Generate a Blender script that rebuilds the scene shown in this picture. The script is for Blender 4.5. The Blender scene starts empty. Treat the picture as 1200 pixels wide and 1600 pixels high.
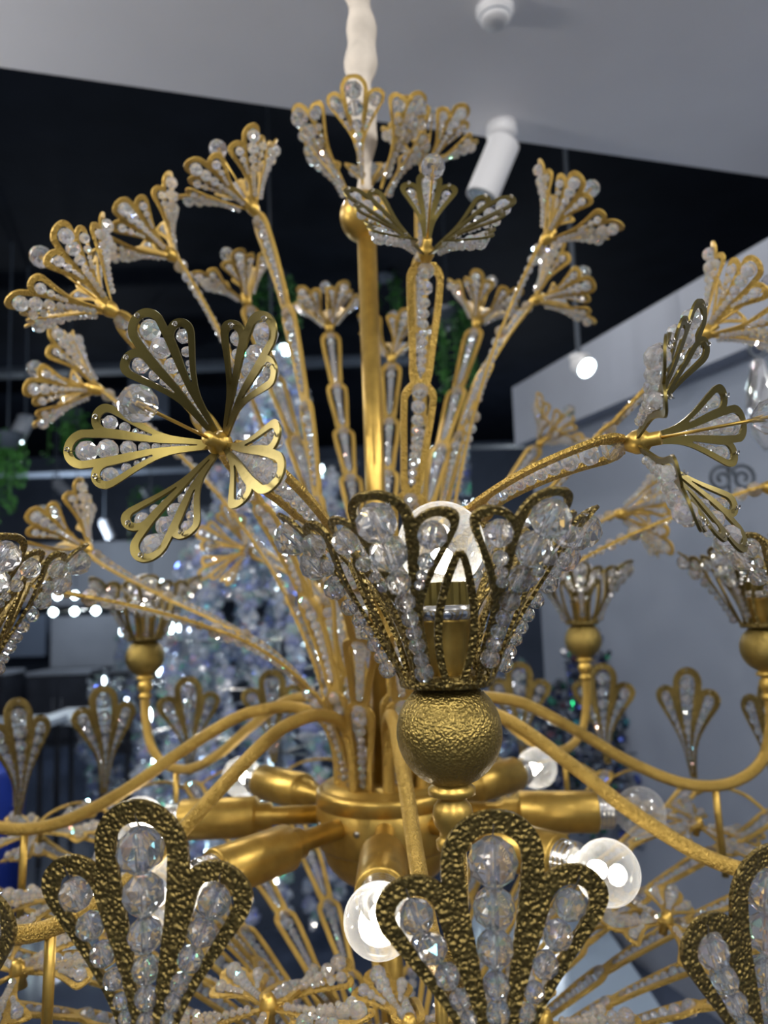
import bpy, bmesh, math, random
from mathutils import Vector, Matrix, Quaternion
random.seed(7)
PI = math.pi
C = bpy.context.scene.collection
SC = bpy.context.scene

# ------------------------------------------------------------------ camera
CAM = Vector((0.0, -1.15, 1.6)); FPX = 1200.0
PITCH = math.radians(6.65); ROLL = math.radians(2.0)
FWD = Vector((0, math.cos(PITCH), math.sin(PITCH)))
U0 = Vector((0, -math.sin(PITCH), math.cos(PITCH))); X0 = Vector((1, 0, 0))
RGT = X0*math.cos(ROLL) - U0*math.sin(ROLL)
UPV = U0*math.cos(ROLL) + X0*math.sin(ROLL)
cd = bpy.data.cameras.new('camera'); cam = bpy.data.objects.new('camera', cd); C.objects.link(cam)
m = Matrix((RGT, UPV, -FWD)).transposed().to_4x4(); m.translation = CAM
cam.matrix_world = m
cd.sensor_fit = 'VERTICAL'; cd.sensor_height = 36; cd.lens = 36*FPX/1600
cd.clip_start = 0.05; cd.clip_end = 60
cd.dof.use_dof = True; cd.dof.focus_distance = 0.60; cd.dof.aperture_fstop = 5.0
SC.camera = cam

# ------------------------------------------------------------------ world and exposure
W = bpy.data.worlds.new('world'); SC.world = W; W.use_nodes = True
bg = W.node_tree.nodes['Background']
bg.inputs[0].default_value = (0.55, 0.66, 0.9, 1); bg.inputs[1].default_value = 0.30
SC.view_settings.view_transform = 'Standard'; SC.view_settings.look = 'None'
SC.view_settings.gamma = 1; SC.view_settings.use_curve_mapping = False
SC.view_settings.exposure = 0.15

def lamp(name, loc, power, color=(1, 1, 1), size=0.08, aim=None, kind='AREA', angle=None):
    l = bpy.data.lights.new(name, kind); l.energy = power; l.color = color
    if kind == 'AREA': l.shape = 'DISK'; l.size = size
    else: l.shadow_soft_size = size
    if angle and kind == 'SPOT': l.spot_size = math.radians(angle); l.spot_blend = 0.6
    o = bpy.data.objects.new(name, l); C.objects.link(o); o.location = loc
    d = (Vector(aim)-Vector(loc)) if aim else Vector((0, 0, -1))
    o.rotation_euler = d.to_track_quat('-Z', 'Y').to_euler()
    return o
# shop downlights recessed in the white ceiling around and behind the viewer, and over the open hall
CH = Vector((0, 0, 1.5))
for x, y, z, p, aim in [(-1.3, -1.9, 2.95, 26, CH), (1.3, -2.0, 2.95, 26, CH), (0.1, -2.6, 2.95, 26, CH), (-1.9, -0.3, 2.95, 20, CH),
                        (1.9, -0.6, 2.95, 20, CH), (-2.6, -2.2, 2.95, 16, CH), (2.7, -2.4, 2.95, 16, CH),
                        (-0.5, 1.9, 3.6, 16, CH), (0.7, 2.1, 3.6, 16, CH), (-2.0, 1.8, 3.6, 14, CH), (0.2, 3.4, 3.8, 14, CH)]:
    lamp('downlight', (x, y, z), p*0.62, (1, 0.97, 0.92), 0.07, aim)

# fill lamps added to brighten the white ceiling and the far hall
for x, y, z, p in [(-2.1, -0.1, 2.45, 52), (2.1, -0.2, 2.45, 60), (0.3, -3.2, 2.2, 16)]:
    lamp('ceiling_fill_light', (x, y, z), p, (1, 0.96, 0.92), 0.15, kind='POINT')
for x, y, z, p in [(-3.6, 7.6, 2.4, 75), (1.8, 8.2, 2.6, 60), (-2.6, 2.6, 2.6, 22), (0.3, 4.9, 2.6, 25)]:
    lamp('hall_fill_light', (x, y, z), p, (0.80, 0.90, 1), 0.12, kind='POINT')

# ------------------------------------------------------------------ helpers
def unproj(px, py, d):
    return CAM + (FWD + RGT*((px-600)/FPX) + UPV*((800-py)/FPX))*d
def on_z(px, py, z):
    r = FWD + RGT*((px-600)/FPX) + UPV*((800-py)/FPX)
    return CAM + r*((z-CAM.z)/r.z)
def on_y(px, py, y):
    r = FWD + RGT*((px-600)/FPX) + UPV*((800-py)/FPX)
    return CAM + r*((y-CAM.y)/r.y)
def vdir(a, b, c):            # right, up, toward the viewer
    return (RGT*a + UPV*b - FWD*c).normalized()

def mat(name):
    m = bpy.data.materials.new(name); m.use_nodes = True
    return m, m.node_tree, m.node_tree.nodes['Principled BSDF']
def simple(name, col, rough=0.5, metal=0.0, noise=0.0, scale=20, emit=None, es=0, bump=0):
    m, nt, p = mat(name)
    p.inputs['Base Color'].default_value = (*col, 1); p.inputs['Roughness'].default_value = rough
    p.inputs['Metallic'].default_value = metal
    if noise or bump:
        tc = nt.nodes.new('ShaderNodeTexCoord'); n = nt.nodes.new('ShaderNodeTexNoise'); n.inputs['Scale'].default_value = scale
        n.inputs['Detail'].default_value = 4
        nt.links.new(tc.outputs['Object'], n.inputs['Vector'])
        if noise:
            r = nt.nodes.new('ShaderNodeValToRGB'); nt.links.new(n.outputs['Fac'], r.inputs[0])
            r.color_ramp.elements[0].position = 0.3; r.color_ramp.elements[1].position = 0.7
            r.color_ramp.elements[0].color = (*[c*(1-noise) for c in col], 1); r.color_ramp.elements[1].color = (*[min(1, c*(1+noise)) for c in col], 1)
            nt.links.new(r.outputs[0], p.inputs['Base Color'])
        if bump:
            b = nt.nodes.new('ShaderNodeBump'); b.inputs['Strength'].default_value = bump; b.inputs['Distance'].default_value = 0.002
            nt.links.new(n.outputs['Fac'], b.inputs['Height']); nt.links.new(b.outputs[0], p.inputs['Normal'])
    if emit:
        p.inputs['Emission Color'].default_value = (*emit, 1); p.inputs['Emission Strength'].default_value = es
    return m
def hammered(name, col, rough, scale, strength, metal=0.9):
    m, nt, p = mat(name)
    p.inputs['Base Color'].default_value = (*col, 1); p.inputs['Roughness'].default_value = rough; p.inputs['Metallic'].default_value = metal
    tc = nt.nodes.new('ShaderNodeTexCoord'); v = nt.nodes.new('ShaderNodeTexVoronoi'); v.feature = 'SMOOTH_F1'; v.inputs['Scale'].default_value = scale
    n = nt.nodes.new('ShaderNodeTexNoise'); n.inputs['Scale'].default_value = scale*0.5
    mx = nt.nodes.new('ShaderNodeVectorMath'); mx.operation = 'MULTIPLY_ADD'; mx.inputs[1].default_value = (0.003,)*3
    nt.links.new(tc.outputs['Object'], n.inputs['Vector']); nt.links.new(n.outputs['Color'], mx.inputs[0]); nt.links.new(tc.outputs['Object'], mx.inputs[2])
    nt.links.new(mx.outputs[0], v.inputs['Vector'])
    b = nt.nodes.new('ShaderNodeBump'); b.inputs['Strength'].default_value = strength; b.inputs['Distance'].default_value = 0.004
    nt.links.new(v.outputs['Distance'], b.inputs['Height']); nt.links.new(b.outputs[0], p.inputs['Normal'])
    return m
GOLD = simple('brushed_gold', (0.52, 0.34, 0.080), 0.38, 0.87, 0.12, 60, bump=0.25)
GOLDG = hammered('grainy_gold', (0.54, 0.355, 0.085), 0.38, 650, 0.8, 0.80)
GOLDH = hammered('hammered_gold', (0.20, 0.145, 0.045), 0.40, 370, 0.9)
GOLDP = simple('polished_gold', (0.165, 0.130, 0.038), 0.38, 0.90, 0.08, 30)
SILVER = simple('chrome_steel', (0.75, 0.74, 0.70), 0.18, 1.0)
WIRE = simple('steel_wire', (0.35, 0.33, 0.30), 0.3, 1.0)

def crystal_mat(name, white=0.12, rough=0.0, glint_tints=True, film_layer=False):
    m = bpy.data.materials.new(name); m.use_nodes = True; nt = m.node_tree; nt.nodes.clear()
    out = nt.nodes.new('ShaderNodeOutputMaterial')
    p = nt.nodes.new('ShaderNodeBsdfPrincipled'); p.inputs['Base Color'].default_value = (1, 0.985, 0.97, 1)
    p.inputs['Transmission Weight'].default_value = 1; p.inputs['Roughness'].default_value = rough; p.inputs['IOR'].default_value = 1.55
    g = nt.nodes.new('ShaderNodeNewGeometry')
    if film_layer:
        r = nt.nodes.new('ShaderNodeMapRange'); r.inputs['To Min'].default_value = 0; r.inputs['To Max'].default_value = 700
        nt.links.new(g.outputs['Random Per Island'], r.inputs['Value']); nt.links.new(r.outputs[0], p.inputs['Thin Film Thickness'])
        p.inputs['Thin Film IOR'].default_value = 1.9
    d = nt.nodes.new('ShaderNodeBsdfTranslucent'); d.inputs[0].default_value = (0.9, 0.88, 0.88, 1)
    d2 = nt.nodes.new('ShaderNodeBsdfDiffuse'); d2.inputs[0].default_value = (0.9, 0.88, 0.88, 1)
    mm = nt.nodes.new('ShaderNodeMixShader'); mm.inputs[0].default_value = 0.5
    nt.links.new(d.outputs[0], mm.inputs[1]); nt.links.new(d2.outputs[0], mm.inputs[2])
    mx = nt.nodes.new('ShaderNodeMixShader'); mx.inputs[0].default_value = white
    nt.links.new(p.outputs[0], mx.inputs[1]); nt.links.new(mm.outputs[0], mx.inputs[2])
    if glint_tints:  # facet colours painted in to imitate dispersed glints
        ra = nt.nodes.new('ShaderNodeValToRGB'); ra.color_ramp.interpolation = 'CONSTANT'
        cols = [(1, 1, 1), (.15, .3, 1), (1, .95, .9), (1, 1, 1), (.2, 1, .5), (1, 1, 1), (1, .35, .2), (1, 1, 1), (.2, .8, 1), (1, 1, 1)]
        while len(ra.color_ramp.elements) < len(cols): ra.color_ramp.elements.new(0.5)
        for i, (e, c) in enumerate(zip(ra.color_ramp.elements, cols)): e.position = i/len(cols); e.color = (*c, 1)
        wn = nt.nodes.new('ShaderNodeTexWhiteNoise'); wn.noise_dimensions = '3D'; vn = nt.nodes.new('ShaderNodeVectorMath'); vn.operation = 'SCALE'; vn.inputs['Scale'].default_value = 7.3
        nt.links.new(g.outputs['True Normal'], vn.inputs[0]); nt.links.new(vn.outputs[0], wn.inputs['Vector']); nt.links.new(wn.outputs['Value'], ra.inputs[0])
        gl = nt.nodes.new('ShaderNodeBsdfGlossy'); gl.inputs['Roughness'].default_value = 0.02; nt.links.new(ra.outputs[0], gl.inputs['Color'])
        m2 = nt.nodes.new('ShaderNodeMixShader'); m2.inputs[0].default_value = 0.09; nt.links.new(mx.outputs[0], m2.inputs[1]); nt.links.new(gl.outputs[0], m2.inputs[2]); mx = m2
    nt.links.new(mx.outputs[0], out.inputs[0])
    return m
CRYS = crystal_mat('faceted_crystal', 0.24)
CLEAR = crystal_mat('clear_cut_crystal', 0.10)

def bulb_mat():
    m = bpy.data.materials.new('bulb_glass'); m.use_nodes = True; nt = m.node_tree; nt.nodes.clear()
    out = nt.nodes.new('ShaderNodeOutputMaterial'); t = nt.nodes.new('ShaderNodeBsdfTransparent')
    g = nt.nodes.new('ShaderNodeBsdfGlossy'); g.inputs['Roughness'].default_value = 0.05
    d = nt.nodes.new('ShaderNodeBsdfDiffuse'); tr = nt.nodes.new('ShaderNodeBsdfTranslucent')
    lw = nt.nodes.new('ShaderNodeLayerWeight'); lw.inputs[0].default_value = 0.45
    ra = nt.nodes.new('ShaderNodeMapRange'); ra.inputs['To Min'].default_value = 0.06; ra.inputs['To Max'].default_value = 0.45
    nt.links.new(lw.outputs['Facing'], ra.inputs['Value'])
    a = nt.nodes.new('ShaderNodeMixShader'); a.inputs[0].default_value = 0.5
    nt.links.new(d.outputs[0], a.inputs[1]); nt.links.new(tr.outputs[0], a.inputs[2])
    b = nt.nodes.new('ShaderNodeMixShader'); nt.links.new(ra.outputs[0], b.inputs[0]); nt.links.new(t.outputs[0], b.inputs[1]); nt.links.new(a.outputs[0], b.inputs[2])
    c = nt.nodes.new('ShaderNodeMixShader'); c.inputs[0].default_value = 0.10; nt.links.new(b.outputs[0], c.inputs[1]); nt.links.new(g.outputs[0], c.inputs[2])
    nt.links.new(c.outputs[0], out.inputs[0]); return m
BULB = bulb_mat()
LED = simple('lit_led', (1, 1, 1), 0.5, emit=(1.0, 0.93, 0.80), es=40)

def meshobj(name, bm, material, parent=None, smooth=False, loc=None):
    me = bpy.data.meshes.new(name); bm.to_mesh(me); bm.free()
    if smooth:
        for p in me.polygons: p.use_smooth = True
    for mm in (material if isinstance(material, (list, tuple)) else [material]): me.materials.append(mm)
    return link(name, me, parent, loc)
def link(name, me, parent=None, loc=None, rot=None):
    o = bpy.data.objects.new(name, me); C.objects.link(o)
    if parent: o.parent = parent
    if loc is not None: o.location = loc
    if rot is not None: o.rotation_euler = rot
    return o
def empty(name, loc, parent=None):
    o = bpy.data.objects.new(name, None); C.objects.link(o); o.location = loc; o.empty_display_size = 0.05
    if parent: o.parent = parent
    return o
def tag(o, label=None, cat=None, group=None, kind=None):
    if label: o['label'] = label
    if cat: o['category'] = cat
    if group: o['group'] = group
    if kind: o['kind'] = kind
    return o

def frames(pts):
    T = []
    for i in range(len(pts)):
        a = pts[max(0, i-1)]; b = pts[min(len(pts)-1, i+1)]; T.append((b-a).normalized())
    n = T[0].orthogonal().normalized(); F = []
    for t in T:
        n = (n - t*n.dot(t)).normalized(); F.append((t, n, t.cross(n)))
    return F
def tube(bm, pts, rad, seg=14, cap=True):
    if not isinstance(rad, (list, tuple)): rad = [rad]*len(pts)
    F = frames(pts); rings = []
    for p, r, (t, n, b) in zip(pts, rad, F):
        rings.append([bm.verts.new(p + (n*math.cos(2*PI*k/seg) + b*math.sin(2*PI*k/seg))*r) for k in range(seg)])
    for a, b in zip(rings, rings[1:]):
        for k in range(seg): bm.faces.new((a[k], a[(k+1) % seg], b[(k+1) % seg], b[k]))
    if cap:
        bm.faces.new(rings[0][::-1]); bm.faces.new(rings[-1])
def lathe(bm, prof, seg=32, axis=None, origin=None):
    """prof: (radius, height) along axis"""
    q = Vector((0, 0, 1)).rotation_difference(axis) if axis is not None else Quaternion()
    o = origin or Vector((0, 0, 0)); rings = []
    for r, z in prof:
        r = max(r, 1e-5)
        rings.append([bm.verts.new(o + q @ Vector((r*math.cos(2*PI*k/seg), r*math.sin(2*PI*k/seg), z))) for k in range(seg)])
    for a, b in zip(rings, rings[1:]):
        for k in range(seg): bm.faces.new((a[k], a[(k+1) % seg], b[(k+1) % seg], b[k]))
    bm.faces.new(rings[0][::-1]); bm.faces.new(rings[-1])
def box(bm, lo, hi, M=None):
    vs = [Vector((x, y, z)) for x in (lo[0], hi[0]) for y in (lo[1], hi[1]) for z in (lo[2], hi[2])]
    if M: vs = [M @ v for v in vs]
    v = [bm.verts.new(p) for p in vs]
    for f in ((0, 1, 3, 2), (4, 6, 7, 5), (0, 4, 5, 1), (2, 3, 7, 6), (0, 2, 6, 4), (1, 5, 7, 3)): bm.faces.new([v[i] for i in f])
def catmull(pts, n=8):
    P = [pts[0]*2-pts[1]] + list(pts) + [pts[-1]*2-pts[-2]]; out = []
    for i in range(1, len(P)-2):
        for k in range(n):
            t = k/n; a, b, c, d = P[i-1], P[i], P[i+1], P[i+2]
            out.append(0.5*((2*b) + (c-a)*t + (2*a-5*b+4*c-d)*t*t + (3*b-a-3*c+d)*t**3))
    out.append(P[-2]); return out

def bead(bm, c, r, axis=None, stretch=1.0, seg=8, hole=False):
    """faceted cut bead with a flat table at each end"""
    q = Vector((0, 0, 1)).rotation_difference(axis) if axis is not None else Quaternion()
    ph = random.random()*PI; R = []
    prof = [(0.42, -0.92), (0.86, -0.52), (1.0, 0.0), (0.86, 0.52), (0.42, 0.92)]
    for i, (a, z) in enumerate(prof):
        off = ph + (PI/seg if i % 2 else 0)
        R.append([bm.verts.new(c + q @ Vector((a*r*math.cos(off+2*PI*k/seg), a*r*math.sin(off+2*PI*k/seg), z*r*stretch))) for k in range(seg)])
    for i, (a, b) in enumerate(zip(R, R[1:])):
        for k in range(seg):
            if i % 2 == 0:
                bm.faces.new((a[k], b[k], b[(k-1) % seg])); bm.faces.new((a[k], a[(k+1) % seg], b[k]))
            else:
                bm.faces.new((a[k], a[(k+1) % seg], b[(k+1) % seg])); bm.faces.new((a[k], b[(k+1) % seg], b[k]))
    bm.faces.new(R[0][::-1]); bm.faces.new(R[-1])
    if hole:
        h = []
        for z in (-0.86, 0.86):
            h.append([bm.verts.new(c + q @ Vector((0.13*r*math.cos(2*PI*k/5), 0.13*r*math.sin(2*PI*k/5), z*r*stretch))) for k in range(5)])
        for k in range(5): bm.faces.new((h[0][k], h[1][k], h[1][(k+1) % 5], h[0][(k+1) % 5]))
        bm.faces.new(h[0]); bm.faces.new(h[1][::-1])

# ------------------------------------------------------------------ three-lobed pierced leaf
def sstep(a, b, x):
    t = max(0, min(1, (x-a)/(b-a))); return t*t*(3-2*t)
class Leaf:
    def __init__(s, L, half, thick, bend, w0=0.5, lobes=None, hole=None, neck=0.03, wr=(0.15, 0.72)):
        s.wr = wr
        s.L, s.thick, s.bend, s.w0 = L, thick, bend, w0
        s.lobes = lobes or [(0, 0.84, 0.145), (-half, 0.70, 0.115), (half, 0.70, 0.115)]
        s.hole = hole or [(0.085, 0.10), (0.058, 0.16), (0.058, 0.16)]
        s.neck = neck
    def warp(s, x, y):
        return x*(s.w0+(1-s.w0)*sstep(s.wr[0], s.wr[1], y))
    def outer(s):
        B = -0.18; out = []
        th = max(abs(math.atan2(x, y-B))+math.asin(r/math.hypot(x, y-B)) for x, y, r in s.lobes)
        N = 90
        for i in range(N+1):
            a = -th*0.999+2*th*0.999*i/N; best = 0
            for x, y, r in s.lobes:
                d = math.hypot(x, y-B); al = math.atan2(x, y-B)-a
                q = r*r-(d*math.sin(al))**2
                if q >= 0: best = max(best, d*math.cos(al)+math.sqrt(q))
            if best > 0: out.append((best*math.sin(a), B+best*math.cos(a)))
        l, r = out[0], out[-1]
        n = 12
        def side(p, sg):
            x1, y1 = p; return [(sg*max(s.neck, abs(x1)*((k/n)*(y1-B)+0.0-B*0+0)/(y1-B) if False else abs(x1)*((y1*k/n)-B)/(y1-B)), y1*k/n) for k in range(n)]
        return side(l, -1) + out + side(r, 1)[::-1]
    def holes(s):
        H = []
        for (x, y, R), (hr, sl) in zip(s.lobes, s.hole):
            B = -0.18; ang = math.atan2(x, y-B)
            # slot foot on the line from the fan origin to the lobe
            f = sl; d0 = (f-B)/math.cos(ang); fx, fy = d0*math.sin(ang), f
            dx, dy = x-fx, y-fy; d = math.hypot(dx, dy); ax = math.atan2(dx, dy)
            be = math.asin(hr/d); pts = []
            N = 22
            for i in range(N+1):
                a = -(PI/2+be)+(PI+2*be)*i/N
                pts.append((x+hr*math.sin(ax+a), y+hr*math.cos(ax+a)))
            m = 9; l, r = pts[0], pts[-1]
            fr = 0.012
            nx, ny = math.cos(ax), -math.sin(ax)
            L0 = (fx-nx*fr, fy-ny*fr); R0 = (fx+nx*fr, fy+ny*fr)
            left = [(L0[0]+(l[0]-L0[0])*k/m, L0[1]+(l[1]-L0[1])*k/m) for k in range(m)]
            right = [(R0[0]+(r[0]-R0[0])*k/m, R0[1]+(r[1]-R0[1])*k/m) for k in range(m)]
            H.append(left+pts+right[::-1])
        return H
    def place(s, x, y, n):
        return s.bend(y*s.L, s.warp(x, y)*s.L, n)
    def mesh(s):
        bm = bmesh.new(); loops = []
        for lp in [s.outer()]+s.holes():
            vs = [bm.verts.new((x, y, 0)) for x, y in lp]; loops.append(vs)
            for a, b in zip(vs, vs[1:]+vs[:1]): bm.edges.new((a, b))
        bmesh.ops.triangle_fill(bm, use_beauty=True, use_dissolve=False, edges=bm.edges[:], normal=(0, 0, 1))
        # slice along the length so that the plate can bend
        for i in range(1, 14):
            bmesh.ops.bisect_plane(bm, geom=bm.verts[:]+bm.edges[:]+bm.faces[:], plane_co=(0, i/14, 0), plane_no=(0, 1, 0), dist=1e-6)
        flat = [(f, [v for v in f.verts]) for f in bm.faces]
        o = bmesh.new(); V = {}
        def g(v, sd):
            k = (v.index, sd)
            if k not in V:
                V[k] = o.verts.new(s.place(v.co.x, v.co.y, sd*s.thick/2))
            return V[k]
        bm.verts.index_update()
        for f, vs in flat:
            up = f.normal.z > 0
            a = [g(v, 1) for v in vs]; b = [g(v, -1) for v in vs]
            if not up: a, b = a[::-1], b[::-1]
            o.faces.new(a); o.faces.new(b[::-1])
        for e in bm.edges:
            if len(e.link_faces) == 1:
                v1, v2 = e.verts
                o.faces.new((g(v1, 1), g(v2, 1), g(v2, -1), g(v1, -1)))
        bm.free()
        bmesh.ops.recalc_face_normals(o, faces=o.faces[:])
        return o
    def beads(s, lift=0.0, hole=False, drop=False, fill=0.86):
        bm = bmesh.new()
        for i, ((x, y, R), (hr, sl)) in enumerate(zip(s.lobes, s.hole)):
            B = -0.18; ang = math.atan2(x, y-B); f = sl
            d0 = (f-B)/math.cos(ang); fx, fy = d0*math.sin(ang), f
            top = (x, y+0.0); tt = 0.0; L = math.hypot(x-fx, y-fy)
            r0 = hr*fill; pos = 0.0; r = r0
            while pos < L*0.97:
                u = pos/L
                r = r0*(1-0.58*sstep(0, 0.7, u))*random.uniform(0.93, 1.05)
                if drop and i == 0 and u > 0.80: r = 0.046 if u > 0.88 else 0.036
                r = max(r, 0.024)
                px, py = top[0]+(fx-top[0])*u, top[1]+(fy-top[1])*u
                c = s.place(px, py, lift); c2 = s.place(px+(top[0]-fx)*0.02, py+(top[1]-fy)*0.02, lift)
                bead(bm, c, r*s.L, (c2-c).normalized(), 0.95, 8, hole)
                pos += r*1.82
        return bm
    def wires(s, k):
        bm = bmesh.new()
        for (x, y, R), (hr, sl) in [(s.lobes[k], s.hole[k])]:
            u = math.atan2(x, y+0.18); tx, ty = x+math.sin(u)*(hr+0.03), y+math.cos(u)*(hr+0.03)
            a = s.place(x+math.sin(u)*hr*0.7, y+math.cos(u)*hr*0.7, 0); b = s.place(tx, ty, -s.thick*1.2)
            c = s.place(tx, ty, s.thick*0.9)
            tube(bm, [a, (a+b)/2, b, c] + [c + Vector((0.0016*math.cos(t*PI/4)-0.0016, 0.0016*math.sin(t*PI/4), 0.0003*t)) for t in range(12)], 0.0005, 5)
        return bm

def arc_bend(a0, a1, L, r0=0.0, z0=0.0, cup=0.0):
    """petal in the X-Z plane: a = angle from the axis, a0 at the foot to a1 at the tip"""
    N = 40; P = [(r0, z0)]
    for i in range(N):
        a = a0+(a1-a0)*(i+0.5)/N; P.append((P[-1][0]+math.sin(a)*L/N, P[-1][1]+math.cos(a)*L/N))
    def f(s, x, n):
        t = max(0, min(N-1e-6, s/L*N)); i = int(t); k = t-i; a = a0+(a1-a0)*t/N
        r = P[i][0]+(P[i+1][0]-P[i][0])*k; z = P[i][1]+(P[i+1][1]-P[i][1])*k
        if s < 0: r += math.sin(a0)*s; z += math.cos(a0)*s
        nn = n + (cup*x*x/L if cup else 0)
        return Vector((r-math.cos(a)*nn, x, z+math.sin(a)*nn))
    return f

D2R = PI/180
# flower petal
LP = 0.112
PL = dict(w0=0.40, wr=(0.22, 0.74), neck=0.055, lobes=[(0, 0.850, 0.142), (-0.195, 0.685, 0.115), (0.195, 0.685, 0.115)], hole=[(0.084, 0.10), (0.058, 0.40), (0.058, 0.40)])
petal = Leaf(LP, 0.20, 0.0020, arc_bend(36*D2R, 60*D2R, LP, 0.007, 0.0, 0.8), **PL)
petal_open = Leaf(LP, 0.20, 0.0020, arc_bend(60*D2R, 82*D2R, LP, 0.007, 0.0, 0.3), **PL)
petal_mid = Leaf(LP, 0.20, 0.0020, arc_bend(50*D2R, 70*D2R, LP, 0.007, 0.0, 0.4), **PL)
petal_flat = Leaf(LP, 0.20, 0.0020, arc_bend(84*D2R, 100*D2R, LP, 0.007, 0.0, 0.5), **PL)
ME_PETAL = None
def mk(bm, name, mats, smooth=False):
    me = bpy.data.meshes.new(name); bm.to_mesh(me); bm.free()
    for x in mats: me.materials.append(x)
    if smooth:
        for p in me.polygons: p.use_smooth = True
    return me
def plate_mesh(leaf, name, face, edge):
    bm = leaf.mesh(); me = mk(bm, name, [face, edge])
    return me
ME_PETAL = plate_mesh(petal, 'petal', GOLDP, GOLDG)
for p in ME_PETAL.polygons:
    if len(p.vertices) == 4 and p.area < 1e-5 and len(set(round(ME_PETAL.vertices[v].co.length, 9) for v in p.vertices)) > 0: pass
ME_PBEADS = [mk(petal.beads(lift=-0.0042, fill=1.0), 'bead_strand', [CRYS]) for _ in range(3)]
ME_PWIRE = [mk(petal.wires(k), 'wire_loop', [WIRE]) for k in range(3)]
KIND = {0: None}
def petal_set(lf, mat_):
    me = plate_mesh(lf, 'petal', mat_, mat_)
    return me, [mk(lf.beads(lift=-0.0042, fill=1.0), 'bead_strand', [CRYS]) for _ in range(2)], [mk(lf.wires(k), 'wire_loop', [WIRE]) for k in range(3)]
# petals that faces smaller flowers use grainy gold
ME_PETALG = ME_PETAL.copy(); ME_PETALG.materials.clear(); ME_PETALG.materials.append(GOLDG)
# lamp cup petal
LC = 0.150
cupleaf = Leaf(LC, 0.2, 0.0024, arc_bend(24*D2R, 46*D2R, LC, 0.031, 0.0, 1.0), w0=0.22, wr=(0.30, 0.84), neck=0.05,
               lobes=[(0, 0.87, 0.135), (-0.205, 0.76, 0.100), (0.205, 0.76, 0.100)], hole=[(0.095, 0.06), (0.065, 0.50), (0.065, 0.50)])
ME_CUP = plate_mesh(cupleaf, 'petal', GOLDH, GOLDG)
ME_CBEADS = [mk(cupleaf.beads(lift=-0.005, hole=True, drop=True, fill=0.95), 'bead_strand', [CLEAR]) for _ in range(3)]
# narrow pointed sepal between the cup petals: an arched loop on a forked foot
def sepal_mesh():
    f = arc_bend(18*D2R, 34*D2R, 0.098, 0.031, 0.0); bm = bmesh.new()
    def w(t): return 0.0125*math.sin(PI*min(1, 0.06+t*0.94))**0.8*(1-0.25*t)+0.001
    for sg in (-1, 1):
        rows = []
        for i in range(25):
            t = i/24; wo = w(t)+0.0022 if t < 0.97 else 0.0022; wi = max(-0.0005, w(t)-0.0028)
            rows.append([bm.verts.new(f(t*0.098+(0.004 if 0 else 0), sg*x, n)) for x in (wi, wo) for n in (0.0013, -0.0013)])
        for a, b in zip(rows, rows[1:]):
            for q in ((0, 2, 3, 1),):
                for i0, i1 in ((0, 2), (2, 3), (3, 1), (1, 0)): bm.faces.new((a[i0], a[i1], b[i1], b[i0]))
        bm.faces.new([rows[-1][i] for i in (0, 2, 3, 1)])
    bmesh.ops.recalc_face_normals(bm, faces=bm.faces[:])
    return mk(bm, 'sepal', [GOLDH])
ME_SEPAL = sepal_mesh()
# upright three-lobed finial leaf
LF = 0.205
finleaf = Leaf(LF, 0.2, 0.0030, arc_bend(-8*D2R, 12*D2R, LF, 0.0, 0.0), w0=0.38, wr=(0.20, 0.76), neck=0.09,
               lobes=[(0, 0.845, 0.155), (-0.235, 0.70, 0.120), (0.235, 0.70, 0.120)], hole=[(0.088, 0.04), (0.062, 0.10), (0.062, 0.10)])
ME_FIN = plate_mesh(finleaf, 'finial_leaf', GOLDH, GOLDG)
ME_FBEADS = [mk(finleaf.beads(lift=-0.001, hole=True, fill=0.84), 'bead_strand', [CLEAR]) for _ in range(4)]
ME_FWIRE = [mk(finleaf.wires(k), 'wire_loop', [WIRE]) for k in range(3)]

# ------------------------------------------------------------------ THE CHANDELIER
RX = -0.012
ROOT = Vector((RX, 0, 0.85))
chand = empty('chandelier', ROOT)
tag(chand, 'large gold chandelier of beaded crystal flower sprays and lit globe bulbs hanging nearest the viewer', 'chandelier')
Z0 = CAM.z-ROOT.z         # eye level in chandelier space
def cyl(r, a, z):         # polar point in chandelier space, z relative to eye level
    return Vector((r*math.cos(a*D2R), r*math.sin(a*D2R), Z0+z))
def LPt(px, py, d): return unproj(px, py, d)-ROOT

# pole, hub
bm = bmesh.new(); lathe(bm, [(0.0165, -0.75+Z0), (0.0165, -0.40+Z0)], 28)
meshobj('lower_pole', bm, GOLD, chand, True)
bm = bmesh.new(); lathe(bm, [(0.0150, -0.30+Z0), (0.0150, 0.572+Z0)], 28)
meshobj('upper_pole', bm, GOLD, chand, True)
bm = bmesh.new()
R = 0.1
lathe(bm, [(0.02, Z0-0.258), (0.088, Z0-0.258), (0.0895, Z0-0.262), (0.092, Z0-0.262), (0.099, Z0-0.265), (R, Z0-0.270), (R, Z0-0.283), (R-0.001, Z0-0.284), (R-0.001, Z0-0.286), (R, Z0-0.287),
           (R, Z0-0.336), (0.097, Z0-0.341), (0.090, Z0-0.343)], 64)
hub = meshobj('hub', bm, GOLD, chand, True)
bm = bmesh.new(); lathe(bm, [(0.092, Z0-0.340)]+[(0.092*math.cos(t*PI/2/10), Z0-0.343-0.062*math.sin(t*PI/2/10)) for t in range(10)]+[(0.018, Z0-0.405)], 48)
meshobj('hub_dome', bm, GOLD, chand, True)
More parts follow.
